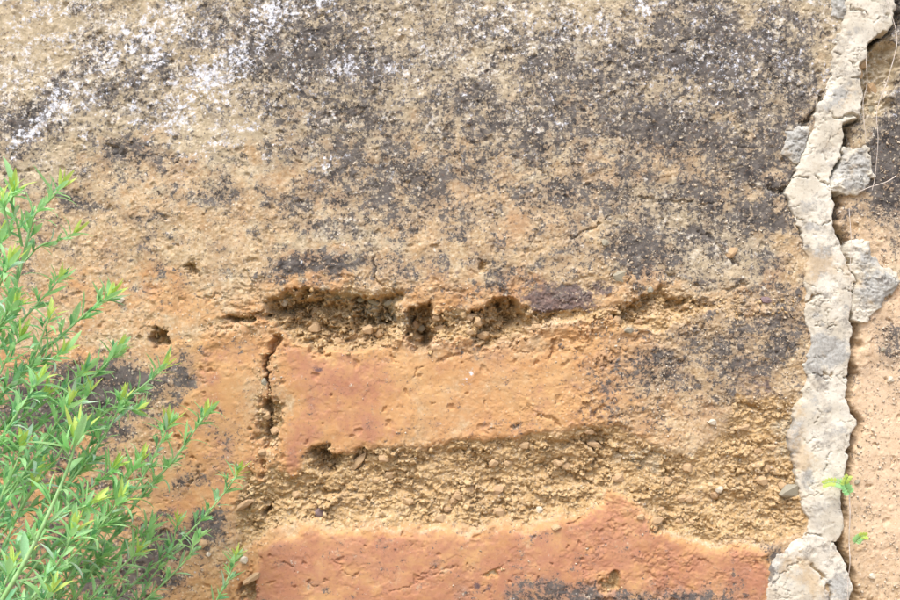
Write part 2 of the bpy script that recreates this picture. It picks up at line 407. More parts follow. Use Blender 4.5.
    pl = np.clip(blobs(px + 10 * w1, py + 10 * w2, PALE), 0, 1)
    ero = np.clip(np.maximum(band, cav * .9) + .3 * crumbly, 0, 1)
    A = np.stack([dark, white, red * (1 - cav), ero], -1)
    B = np.stack([pur, np.clip(gr, 0, 1), pl, smooth], -1)
    return h, A, B, band, seam_y, wx, wy


def axis(a, b, step, lo, hi):
    core = np.arange(a, b + step / 2, step)
    left = [a]; s = step
    while left[-1] > lo:
        s = min(s * 1.12, .06); left.append(left[-1] - s)
    right = [core[-1]]; s = step
    while right[-1] < hi:
        s = min(s * 1.12, .06); right.append(right[-1] + s)
    return np.concatenate([np.array(left[1:])[::-1], core, np.array(right[1:])])


def to_px(x, z):
    return 450 + x * PPM, 300 - (z - 1.0) * PPM


def to_w(px, py, y=0.0):
    """a point seen at this photo pixel, at depth y (the wall face is y = 0)"""
    k = (CAMD + y) / CAMD
    return Vector(((px - 450) / PPM * k, y, 1.0 + (300 - py) / PPM * k))


XS = axis(-.93, .93, .0016, -2.4, 2.2)
ZS = axis(.375, 1.625, .0016, -.12, 2.35)
ZS = ZS[(ZS > -.15)]
GX, GZ = np.meshgrid(XS, ZS)
PX, PY = to_px(GX, GZ)
PX = PX.astype(np.float32); PY = PY.astype(np.float32)
H, MA, MB_, BANDM, SEAMY, WX, WY = fields(PX, PY)


def h_at(px, py):
    x = (px - 450) / PPM; z = 1 + (300 - py) / PPM
    i = np.clip(np.searchsorted(XS, x), 0, len(XS) - 1); j = np.clip(np.searchsorted(ZS, z), 0, len(ZS) - 1)
    return H[j, i] * .001


# ------------------------------------------------------------------ material helpers
class NT:
    def __init__(s, name):
        s.m = bpy.data.materials.new(name); s.m.use_nodes = True
        s.t = s.m.node_tree; s.n = s.t.nodes
        s.b = s.n["Principled BSDF"]; s.out = s.n["Material Output"]
        s.b.inputs["Roughness"].default_value = .95
        s.b.inputs["Specular IOR Level"].default_value = .12
        s.co = s.n.new("ShaderNodeTexCoord").outputs["Object"]
    def lk(s, a, i):
        if isinstance(a, (int, float)): i.default_value = a
        elif isinstance(a, tuple): i.default_value = a if len(a) == 4 else a + (1,)
        else: s.t.links.new(a, i)
    def noise(s, scale, detail=5, rough=.6, vec=None, dist=0):
        q = s.n.new("ShaderNodeTexNoise"); q.inputs["Scale"].default_value = scale; q.inputs["Detail"].default_value = detail
        q.inputs["Roughness"].default_value = rough; q.inputs["Distortion"].default_value = dist
        s.lk(vec or s.co, q.inputs["Vector"]); return q.outputs[0]
    def vor(s, scale, feat='F1', rand=1.0):
        q = s.n.new("ShaderNodeTexVoronoi"); q.feature = feat; q.inputs["Scale"].default_value = scale; q.inputs["Randomness"].default_value = rand
        s.lk(s.co, q.inputs["Vector"]); return q.outputs
    def math(s, op, a, b=0.0, clamp=False):
        q = s.n.new("ShaderNodeMath"); q.operation = op; q.use_clamp = clamp
        s.lk(a, q.inputs[0]); s.lk(b, q.inputs[1]); return q.outputs[0]
    def ramp(s, x, a, b, c=0.0, d=1.0):
        q = s.n.new("ShaderNodeMapRange"); q.interpolation_type = 'SMOOTHSTEP'
        s.lk(x, q.inputs[0]); s.lk(a, q.inputs[1]); s.lk(b, q.inputs[2]); s.lk(c, q.inputs[3]); s.lk(d, q.inputs[4]); return q.outputs[0]
    def mix(s, f, a, b, mode='MIX'):
        q = s.n.new("ShaderNodeMix"); q.data_type = 'RGBA'; q.blend_type = mode
        s.lk(f, q.inputs[0]); s.lk(a, q.inputs[6]); s.lk(b, q.inputs[7]); return q.outputs[2]
    def attr(s, name):
        q = s.n.new("ShaderNodeAttribute"); q.attribute_name = name
        sp = s.n.new("ShaderNodeSeparateColor"); s.t.links.new(q.outputs["Color"], sp.inputs[0])
        return sp.outputs[0], sp.outputs[1], sp.outputs[2], q.outputs["Alpha"]
    def island(s):
        return s.n.new("ShaderNodeNewGeometry").outputs["Random Per Island"]
    def objrand(s):
        return s.n.new("ShaderNodeObjectInfo").outputs["Random"]
    def bump(s, hgt, strength=.4, dist=.002):
        q = s.n.new("ShaderNodeBump"); q.inputs["Strength"].default_value = strength; q.inputs["Distance"].default_value = dist
        s.lk(hgt, q.inputs["Height"]); s.t.links.new(q.outputs[0], s.b.inputs["Normal"])
    def done(s, col):
        s.lk(col, s.b.inputs["Base Color"]); return s.m


def wall_material():
    k = NT("weathered_rammed_earth")
    dark, white, red, ero = k.attr("mA")
    pur, gry, pale, smo = k.attr("mB")
    n1 = k.noise(7, 5, .6); n2 = k.noise(34, 8, .68); n3 = k.noise(150, 4, .65); n4 = k.noise(62, 8, .72); n5 = k.noise(21, 7, .7)
    col = k.mix(k.ramp(n2, .38, .64), (.37, .255, .135), (.53, .400, .240))
    col = k.mix(k.ramp(n1, .40, .66, 0, .45), col, (.44, .275, .145))
    col = k.mix(k.ramp(n3, .42, .62, 0, .50), col, (.68, .56, .39))
    col = k.mix(k.ramp(k.noise(16, 7, .7), .46, .64, 0, .45), col, (.30, .195, .110))
    col = k.mix(k.ramp(k.noise(11, 6, .7), .52, .68, 0, .40), col, (.44, .245, .125))
    ecol = k.mix(k.ramp(n2, .36, .62), (.36, .228, .100), (.50, .345, .175))
    ecol = k.mix(k.ramp(n5, .50, .66, 0, .6), ecol, (.30, .19, .095))
    ecol = k.mix(k.ramp(n4, .54, .68, 0, .6), ecol, (.62, .50, .34))
    ecol = k.mix(k.ramp(n3, .45, .62, 0, .4), ecol, (.64, .51, .33))
    rcol = k.mix(k.ramp(n1, .38, .62), (.40, .190, .108), (.46, .240, .132))
    rcol = k.mix(k.ramp(n4, .40, .66, 0, .55), rcol, (.41, .200, .130))
    rcol = k.mix(k.ramp(k.noise(13, 7, .7), .48, .66, 0, .55), rcol, (.36, .165, .105))
    rcol = k.mix(k.ramp(k.math('ADD', n2, -.0), .56, .70, 0, .6), rcol, (.56, .38, .22))
    rf = k.ramp(k.math('ADD', k.math('MULTIPLY', red, .8), k.math('ADD', k.math('MULTIPLY', k.math('SUBTRACT', n5, .5), 1.5), k.math('MULTIPLY', k.math('SUBTRACT', n4, .5), .8))), .36, .90)
    ocol = k.mix(k.ramp(n1, .40, .62), (.48, .262, .118), (.53, .318, .145))
    ocol = k.mix(k.ramp(n4, .46, .66, 0, .5), ocol, (.57, .39, .21))
    ocol = k.mix(k.ramp(k.noise(14, 7, .7), .50, .66, 0, .5), ocol, (.41, .215, .115))
    of = k.ramp(k.math('ADD', k.math('MULTIPLY', red, .9), k.math('MULTIPLY', k.math('SUBTRACT', n5, .5), .9)), .10, .42)
    col = k.mix(of, col, ocol)
    col = k.mix(rf, col, rcol)
    ef = k.ramp(k.math('ADD', ero, k.math('MULTIPLY', k.math('SUBTRACT', n5, .5), .8)), .30, .66)
    col = k.mix(ef, col, ecol)
    # pale earth, with light on the ledges and flare at the right painted in
    pf = k.ramp(k.math('ADD', k.math('MULTIPLY', pale, .9), k.math('MULTIPLY', k.math('SUBTRACT', n4, .5), 1.3)), .25, .80, 0, .85)
    col = k.mix(pf, col, (.64, .48, .325))
    # grey-olive crust
    gf = k.ramp(k.math('ADD', k.math('MULTIPLY', gry, .75), k.math('MULTIPLY', k.math('SUBTRACT', n2, .5), 1.2)), .14, .42, 0, .80)
    col = k.mix(gf, col, k.mix(k.ramp(n4, .42, .60), (.36, .305, .205), (.53, .45, .315)))
    # purple-brown iron stain
    pq = k.ramp(k.math('ADD', k.math('ADD', k.math('MULTIPLY', pur, .62), k.math('MULTIPLY', k.math('SUBTRACT', n1, .47), .5)), k.math('MULTIPLY', k.math('SUBTRACT', n4, .5), 1.3)), .30, .50, 0, .82)
    col = k.mix(pq, col, k.mix(k.ramp(n3, .4, .6), (.048, .043, .062), (.13, .088, .092)))
    # dark crust lichen: coarse patches broken by fine speckle
    n6 = k.noise(95, 6, .75)
    ws = k.ramp(k.math('ADD', dark, k.math('MULTIPLY', k.math('SUBTRACT', n5, .5), 1.1)), .12, .75, 0, .62)      # soft soot wash below the speckle
    col = k.mix(ws, col, k.mix(k.ramp(n4, .4, .6), (.17, .145, .125), (.26, .22, .175)))
    dv = k.math('ADD', k.math('MULTIPLY', dark, .70), k.math('MULTIPLY', k.math('SUBTRACT', n2, .5), 1.0))
    dv = k.math('ADD', dv, k.math('MULTIPLY', k.math('SUBTRACT', n6, .5), 1.7))
    dv = k.math('ADD', dv, k.math('MULTIPLY', k.math('SUBTRACT', k.noise(240, 4, .7), .5), .9))
    dv = k.math('ADD', dv, k.math('MULTIPLY', k.math('SUBTRACT', n5, .5), .6))
    df = k.ramp(dv, .28, .47, 0, .95)
    dcol = k.mix(k.ramp(n2, .38, .60), (.034, .033, .035), (.125, .112, .102))
    col = k.mix(df, col, dcol)
    # pale flakes where the crust has come off
    fl = k.ramp(k.math('ADD', k.math('MULTIPLY', k.math('ADD', gry, gry), .09), k.math('ADD', k.math('SUBTRACT', k.noise(46, 7, .7), .5), k.math('SUBTRACT', k.noise(17, 4, .6), .5))), .22, .38, 0, .70)
    col = k.mix(fl, col, k.mix(k.ramp(n3, .4, .6), (.50, .42, .29), (.66, .59, .46)))
    # fine pale grey-beige flecks all over the old crust
    fk = k.math('ADD', k.math('ADD', k.math('SUBTRACT', k.noise(78, 6, .75), .5), k.math('MULTIPLY', k.math('SUBTRACT', n5, .5), .7)), k.math('MULTIPLY', gry, .16))
    col = k.mix(k.ramp(fk, .17, .27, 0, .85), col, k.mix(k.ramp(n3, .4, .6), (.50, .43, .31), (.70, .66, .58)))
    # white lichen
    wv = k.math('ADD', k.math('MULTIPLY', white, .62), k.math('MULTIPLY', k.math('SUBTRACT', n4, .5), 1.2))
    wv = k.math('ADD', wv, k.math('MULTIPLY', k.math('SUBTRACT', k.noise(120, 5, .7), .5), 1.3))
    wv = k.math('ADD', wv, k.math('MULTIPLY', k.math('SUBTRACT', n5, .5), .6))
    wf = k.ramp(wv, .36, .58, 0, .92)
    col = k.mix(wf, col, k.mix(k.ramp(n3, .35, .62), (.50, .52, .57), (.80, .81, .85)))
    # grit: pale and dark grains
    v = k.vor(150)
    sp = k.n.new("ShaderNodeSeparateColor"); k.t.links.new(v["Color"], sp.inputs[0])
    g1 = k.math('MULTIPLY', k.math('GREATER_THAN', sp.outputs[0], .80), k.ramp(v["Distance"], .42, .22))
    g1 = k.math('MULTIPLY', g1, k.math('SUBTRACT', 1.0, k.math('MULTIPLY', smo, .9)))
    col = k.mix(k.math('MULTIPLY', g1, .40), col, (.74, .64, .47))
    g2 = k.math('MULTIPLY', k.math('GREATER_THAN', sp.outputs[1], .86), k.ramp(v["Distance"], .42, .22))
    g2 = k.math('MULTIPLY', g2, k.math('SUBTRACT', 1.0, k.math('MULTIPLY', smo, .7)))
    col = k.mix(k.math('MULTIPLY', g2, .60), col, (.16, .11, .08))
    pep = k.ramp(k.noise(150, 5, .7), .57, .66, 0, .75)
    col = k.mix(k.math('MULTIPLY', pep, k.ramp(n5, .42, .62)), col, (.20, .12, .08))
    k.bump(k.math('MULTIPLY', k.math('ADD', n3, n6), k.math('SUBTRACT', 1.0, k.math('MULTIPLY', smo, .7))), .35, .003)
    return k.done(col)


M_WALL = wall_material()


def simple(name, c1, c2, scale=60, rough=.9, c3=None, island=False, obj=False, bump=.3):
    k = NT(name)
    col = k.mix(k.ramp(k.noise(scale, 6, .65), .36, .64), c1, c2)
    if island:
        r = k.island()
        col = k.mix(k.math('MULTIPLY', r, .75), col, c3)
    if obj:
        col = k.mix(k.math('MULTIPLY', k.objrand(), .6), col, c3)
    k.b.inputs["Roughness"].default_value = rough
    if bump: k.bump(k.noise(scale * 3, 4, .6), bump, .003)
    return k.done(col)


def mortar_material():
    k = NT("cracked_lime_mortar")
    grey = k.attr("mC")
    n1 = k.noise(11, 6, .62); n2 = k.noise(48, 7, .68); n3 = k.noise(170, 4, .6)
    col = k.mix(k.ramp(n1, .40, .62), (.52, .475, .38), (.64, .60, .505))
    col = k.mix(k.ramp(n2, .50, .70, 0, .6), col, (.47, .385, .27))
    col = k.mix(k.ramp(k.noise(24, 7, .7), .52, .66, 0, .6), col, (.40, .385, .345))
    gf = k.ramp(k.math('ADD', k.math('MULTIPLY', grey[0], .75), k.math('MULTIPLY', k.math('SUBTRACT', n2, .5), 1.5)), .22, .50, 0, .90)
    col = k.mix(gf, col, k.mix(k.ramp(n3, .4, .6), (.29, .285, .26), (.42, .415, .385)))
    df = k.ramp(k.math('ADD', k.math('MULTIPLY', grey[1], .7), k.math('MULTIPLY', k.math('SUBTRACT', n2, .5), 1.6)), .36, .55, 0, .85)
    col = k.mix(df, col, (.115, .10, .09))
    col = k.mix(k.ramp(n3, .60, .68, 0, .55), col, (.22, .19, .15))
    st = k.ramp(k.math('ADD', k.noise(15, 9, .78), k.math('MULTIPLY', k.noise(70, 6, .7), .35)), .69, .84, 0, .8)
    col = k.mix(st, col, (.21, .19, .165))
    col = k.mix(k.ramp(k.noise(8, 7, .7), .54, .66, 0, .6), col, (.50, .36, .20))
    k.bump(k.math('ADD', n3, n2), .3, .003)
    return k.done(col)


M_MORTAR = mortar_material()
M_STONE_O = simple("ochre_stone", (.44, .29, .15), (.58, .42, .25), 80, c3=(.38, .25, .15), obj=True)
M_STONE_G = simple("grey_stone", (.26, .24, .18), (.40, .36, .27), 90, c3=(.32, .28, .19), obj=True)
M_STONE_W = simple("pale_stone", (.52, .45, .34), (.66, .60, .48), 90, c3=(.66, .58, .44), obj=True)
M_STONE_P = simple("purple_stone", (.17, .12, .12), (.28, .20, .20), 90, c3=(.22, .17, .15), obj=True)
M_CRUMB = simple("loose_earth_crumb", (.37, .235, .105), (.50, .35, .18), 120, c3=(.58, .44, .26), island=True, bump=.2)
M_GRIT = simple("grit_grain", (.34, .26, .17), (.48, .39, .28), 120, c3=(.64, .57, .46), island=True, bump=0)
M_CORE = simple("wall_earth", (.36, .22, .10), (.48, .32, .16), 20)
M_SOIL = simple("ground_soil", (.20, .13, .07), (.33, .23, .13), 6)


# ------------------------------------------------------------------ ground
def ground():
    n = 60
    xs = np.linspace(-1, 1, n); xs = np.sign(xs) * np.abs(xs) ** 2 * 30
    gx, gy = np.meshgrid(xs, xs)
    z = .02 * fbm(gx.astype(np.float32) * 1.5, gy.astype(np.float32) * 1.5, 3, 70)
    v = np.stack([gx, gy, z], -1).reshape(-1, 3)
    i = np.arange(n * n).reshape(n, n)
    q = np.stack([i[:-1, :-1], i[:-1, 1:], i[1:, 1:], i[1:, :-1]], -1).reshape(-1, 4)
    o = part("ground", mesh_np("ground", v, q, M_SOIL, smooth=True), None)
    tag(o, kind="structure")


ground()

# ------------------------------------------------------------------ the two wall panels, cut into their courses
VERTS = np.stack([GX, -H * .001, GZ], -1)
idx = np.arange(GX.size).reshape(GX.shape)
CELLS = np.stack([idx[:-1, :-1], idx[:-1, 1:], idx[1:, 1:], idx[1:, :-1]], -1)
cpx = .25 * (WX[:-1, :-1] + WX[1:, :-1] + WX[:-1, 1:] + WX[1:, 1:]); cpy = .25 * (WY[:-1, :-1] + WY[1:, :-1] + WY[:-1, 1:] + WY[1:, 1:])
rpx = .25 * (PX[:-1, :-1] + PX[1:, :-1] + PX[:-1, 1:] + PX[1:, 1:]); rpy = .25 * (PY[:-1, :-1] + PY[1:, :-1] + PY[:-1, 1:] + PY[1:, 1:])
cs = SEAMY[:-1, :-1]
cb = BANDM[:-1, :-1]
jx = np.interp(rpy, [p[1] for p in JOINT_R], [p[0] - 3 for p in JOINT_R])
crx = np.interp(cpy, [p[1] for p in CRACK], [p[0] for p in CRACK])
lowline = np.interp(cpx, [-900, 0, 240, 262, 400, 520, 588, 612, 640, 662, 702, 772, 1200], [640, 600, 556, 540, 526, 523, 516, 488, 498, 530, 543, 544, 544])
lab = np.zeros(rpx.shape, np.int8)
lab[cpy > cs] = 1                                             # right-hand block of the lower lift
lab[(cpy > cs) & (cpx < crx)] = 2                             # block left of the crack
lab[(cb > .5)] = 3                                            # eroded band
lab[(cb <= .5) & (cpy > lowline) & (cpx > 244)] = 4           # bottom course
lab[rpx > jx] = 5
hollow = poly_sdf(rpx, rpy, HOLLOW_R) > -1
lab[(lab == 5) & hollow] = 6


def cut(code, name, parent, root):
    c = CELLS[lab == code]
    used, inv = np.unique(c, return_inverse=True)
    me = mesh_np(name, VERTS.reshape(-1, 3)[used], inv.reshape(-1, 4), M_WALL,
                 {"mA": MA.reshape(-1, 4)[used], "mB": MB_.reshape(-1, 4)[used]})
    return part(name, me, parent, root)


def box_mesh(name, lo, hi, mat):
    bm = bmesh.new()
    bmesh.ops.create_cube(bm, size=1)
    for v in bm.verts:
        v.co = Vector([lo[i] if v.co[i] < 0 else hi[i] for i in range(3)])
    me = bpy.data.meshes.new(name); bm.to_mesh(me); bm.free(); me.materials.append(mat)
    return me


L0 = (-.8, .2, 0)
R0 = (1.5, .2, 0)
wall_l = tag(empty("earth_wall", L0), "large weathered ochre rammed earth wall panel with dark lichen, left of the mortar seam", "wall")
wall_r = tag(empty("earth_wall", R0), "narrow strip of pale sandy earth wall to the right of the mortar seam", "wall")
tag(cut(0, "upper_course", wall_l, L0), "upper course stained with black and white lichen")
tag(cut(1, "earth_block", wall_l, L0), "smooth orange block between the hollows and the eroded band")
tag(cut(2, "earth_block", wall_l, L0), "orange block behind the shrub, left of the upright crack")
tag(cut(3, "eroded_band", wall_l, L0), "crumbling yellow band of eroded earth")
tag(cut(4, "bottom_course", wall_l, L0), "smooth reddish pink bottom course")
cut(5, "earth_face", wall_r, R0)
tag(cut(6, "eroded_hollow", wall_r, R0), "ochre hollow beside the top of the mortar seam")
part("wall_core", box_mesh("wall_core", (-2.38, .13, -.1), (.79, .55, 2.32), M_CORE), wall_l, L0)
part("wall_core", box_mesh("wall_core", (.81, .13, -.1), (2.18, .55, 2.32), M_CORE), wall_r, R0)


# ------------------------------------------------------------------ stones and crumbs
def hull_points(n, seed, flat=1.0, squash=.75):
    r = random.Random(seed)
    bm = bmesh.new()
    for i in range(n):
        v = Vector((r.gauss(0, 1), r.gauss(0, 1), r.gauss(0, 1))).normalized() * r.uniform(.8, 1.0)
        bm.verts.new((v.x, v.y * flat, v.z * squash))
    res = bmesh.ops.convex_hull(bm, input=bm.verts)
    junk = [g for g in res["geom_interior"] if isinstance(g, bmesh.types.BMVert)]
    bmesh.ops.delete(bm, geom=junk, context='VERTS')
    bmesh.ops.triangulate(bm, faces=bm.faces)
    return bm


STONE = {}
def stone_mesh(kind, mat):
    key = (kind, mat.name)
    if key not in STONE:
        bm = hull_points(22, 100 + kind)
        me = bpy.data.meshes.new("stone"); bm.to_mesh(me); bm.free(); me.materials.append(mat)
        STONE[key] = me
    return STONE[key]


def stone(px, py, rx, ry, rot, mat, parent, root, name="stone", out=.35, dep=None):
    """rx, ry in photo pixels; set into the wall so that part of it stands proud"""
    o = bpy.data.objects.new(name, stone_mesh(random.randrange(8), mat))
    link(o)
    o.parent = parent
    d = min(rx, ry) / PPM * (dep or .9)
    hh = float(h_at(px, py))
    w = Vector(((px - 450) / PPM, -hh - d * (out - .35), 1 + (300 - py) / PPM))
    o.location = w - Vector(root)
    o.scale = (rx / PPM, d, ry / .75 / PPM)
    o.rotation_euler = (random.uniform(-.2, .2), math.radians(-rot), random.uniform(-.2, .2))
    return o


O_, G_, W_, P_ = M_STONE_O, M_STONE_G, M_STONE_W, M_STONE_P
for s in [  # px, py, rx, ry, degrees, material, standing proud
    (280, 302, 5, 5, 20, W_, .6), (283, 314, 8, 5, 0, G_, .4), (313, 314, 9, 10, 0, O_, .4), (311, 328, 8, 7, 10, O_, .4), (334, 318, 7, 6, 30, O_, .3), (350, 338, 8, 5, 10, O_, .5), (337, 342, 7, 4, -10, O_, .5), (366, 330, 7, 6, 0, O_, .4),
    (378, 334, 8, 6, 30, O_, .4), (335, 296, 6, 4, 0, G_, .3), (360, 299, 7, 4, 20, G_, .4), (372, 302, 8, 4, -20, G_, .4), (388, 303, 7, 4, 20, G_, .3),
    (441, 329, 11, 5, 0, O_, .7), (420, 329, 6, 5, 0, G_, .5), (414, 326, 4, 6, 0, O_, .5), (436, 318, 6, 4, 0, O_, .4), (484, 336, 8, 5, -4, O_, .9), (470, 318, 6, 5, 0, O_, .5), (478, 322, 5, 6, 0, O_, .5), (470, 332, 5, 4, 0, O_, .4), (472, 316, 7, 3, 10, O_, .4),
    (516, 336, 9, 4, 20, O_, .5), (505, 340, 7, 4, 0, O_, .5), (536, 327, 6, 4, 0, O_, .3),
    (318, 515, 7, 6, 30, P_, .6), (620, 275, 9, 9, 0, G_, .0), (633, 281, 7, 9, 0, O_, -.1), (790, 491, 15, 9, 10, G_, .5), (712, 422, 5, 4, 0, W_, .7), (800, 548, 5, 5, 0, W_, .6),
    (656, 521, 9, 5, 10, O_, .6), (605, 243, 5, 4, 0, G_, .5), (732, 252, 9, 7, 20, O_, -.1), (610, 217, 3, 7, 0, W_, .5), (686, 306, 4, 3, 0, O_, .3), (766, 300, 8, 4, 0, P_, .4),
    (498, 493, 6, 9, -40, O_, .6), (525, 446, 7, 5, 0, O_, .4), (596, 446, 9, 4, -10, O_, .5), (590, 432, 6, 4, 0, O_, .3), (540, 511, 4, 4, 0, W_, .6), (357, 464, 14, 5, 48, O_, .5), (440, 519, 7, 6, 0, O_, .5), (244, 560, 5, 5, 0, W_, .6), (204, 543, 5, 5, 0, O_, .6), (209, 554, 3, 3, 0, W_, .6),
    (620, 478, 6, 4, 0, O_, .5), (662, 512, 6, 5, 0, O_, .5), (680, 522, 6, 4, 0, O_, .5), (640, 516, 5, 4, 0, O_, .6), (690, 500, 5, 4, 0, O_, .5), (760, 452, 6, 4, 0, O_, .5), (745, 428, 8, 4, 0, O_, .4), (770, 470, 5, 5, 0, O_, .5), (720, 490, 5, 4, 0, W_, .5), (670, 482, 5, 5, 0, O_, .5),
    (266, 416, 5, 5, 0, O_, .6), (274, 432, 6, 5, 0, O_, .5), (262, 452, 5, 4, 0, O_, .5), (556, 527, 6, 4, 0, O_, .4), (120, 300, 5, 4, 0, W_, .5), (268, 395, 4, 5, 0, O_, .6), (264, 382, 4, 5, 0, G_, .6), (650, 290, 4, 4, 0, G_, .4), (628, 330, 6, 4, 0, G_, .4), (640, 322, 6, 4, 0, O_, .4), (618, 320, 5, 5, 0, O_, .4)]:
    stone(s[0], s[1], s[2], s[3], s[4], s[5], wall_l, L0, out=s[6])
for i in range(24):            # larger clods in the eroded band
    while True:
        x = random.uniform(270, 800); y = random.uniform(440, 530)
        if poly_sdf(np.array([x], np.float32), np.array([y], np.float32), BAND)[0] > 7: break
    r = random.uniform(4.5, 7.5)
    stone(x, y, r, r * random.uniform(.6, .9), random.uniform(-40, 40), O_, wall_l, L0, name="clod", out=.5)
for x, y, rx, ry, a, m in [(244, 505, 14, 4, 32, O_), (253, 577, 13, 4, 28, O_)]:
    stone(x, y, rx, ry, a, m, wall_l, L0, name="stone_flake", out=1.3, dep=1.2)
for x, y, rx, ry, m in [(860, 68, 8, 14, O_), (870, 60, 6, 6, O_), (878, 105, 8, 6, G_), (857, 482, 4, 3, G_), (880, 84, 6, 9, O_), (872, 576, 4, 4, W_), (892, 380, 5, 4, W_), (884, 350, 4, 3, G_)]:
    stone(x, y, rx, ry, 20, m, wall_r, R0)


def scatter(name, mat, parent, root, n, pick, rmin, rmax, out=.2):
    bms = [hull_points(9, 300 + i) for i in range(10)]
    protos = []
    for bm in bms:
        bm.verts.index_update()
        protos.append((np.array([v.co for v in bm.verts], np.float32), np.array([[v.index for v in f.verts] for f in bm.faces], np.int32)))
        bm.free()
    V = []; F = []; off = 0
    pts = pick(n)
    for x, y in pts:
        pv, pf = protos[rng.integers(10)]
        r = rmin + (rmax - rmin) * rng.random() ** 2.5
        q = Quaternion(rng.normal(size=4)).normalized().to_matrix()
        v = pv * np.array([1, rng.uniform(.6, 1), rng.uniform(.6, 1)], np.float32) * (r / PPM)
        v = v @ np.array(q, np.float32).T
        v += np.array([(x - 450) / PPM, -float(h_at(x, y)) - out * r / PPM, 1 + (300 - y) / PPM], np.float32)
        V.append(v); F.append(pf + off); off += len(v)
    me = mesh_np(name, np.concatenate(V), None, mat, tris=np.concatenate(F))
    return tag(part(name, me, parent, root), kind="stuff")


def pick_in(poly_list, margin=2):
    def f(n):
        out = []
        for pts in poly_list:
            a = np.array(pts); lo = a.min(0); hi = a.max(0)
            area = (hi - lo).prod()
            out.append((pts, lo, hi, area))
        tot = sum(o[3] for o in out); res = []
        for pts, lo, hi, ar in out:
            m = int(n * ar / tot) + 4
            x = rng.uniform(lo[0], hi[0], m).astype(np.float32); y = rng.uniform(lo[1], hi[1], m).astype(np.float32)
            k = poly_sdf(x, y, pts) > margin * rng.uniform(-2, 1, m)
            res += list(zip(x[k], y[k]))
        return res
    return f


def pick_face(x0, x1, y0, y1):
    def f(n):
        x = rng.uniform(x0, x1, n * 3).astype(np.float32); y = rng.uniform(y0, y1, n * 3).astype(np.float32)
        k = fbm(x / 40, y / 40, 3, 88) + .9 * (rng.random(n * 3) - .5) > .12
        for pl_, keep in ((LOWRED, .85), (MIDORANGE, .7), (LEFTRED, .6)):
            k &= ~((poly_sdf(x, y, pl_) > 0) & (rng.random(n * 3) < keep))
        return list(zip(x[k], y[k]))[:n]
    return f


scatter("crumbs", M_CRUMB, wall_l, L0, 3600, pick_in([BAND]), .8, 5.5, -.2)
scatter("crumbs", M_CRUMB, wall_l, L0, 800, pick_in([c[0] for c in CAV if c[0] is not HOLLOW_R], 1), .9, 5.0, 0)
scatter("crumbs", M_CRUMB, wall_l, L0, 1500, pick_in([[(215, 322), (290, 308), (560, 312), (700, 296), (800, 296), (800, 312), (560, 330), (430, 345), (290, 340), (215, 332)], [(256, 350), (278, 350), (282, 520), (252, 540)]], 3), .8, 3.0)
scatter("grit", M_GRIT, wall_l, L0, 4200, pick_face(-20, 800, -10, 610), .6, 2.0, 0)
scatter("grit", M_GRIT, wall_l, L0, 600, pick_face(580, 800, 180, 430), .7, 2.6)
scatter("grit", M_GRIT, wall_r, R0, 1100, pick_face(850, 920, 110, 610), .6, 2.4)

# ------------------------------------------------------------------ mortar seam: cracked pieces of pale mortar in the joint
S0 = (.78, 0, 0)
seam = tag(empty("mortar_seam", S0), "cracked cream mortar strip filling the upright joint between the wall panels", "mortar")


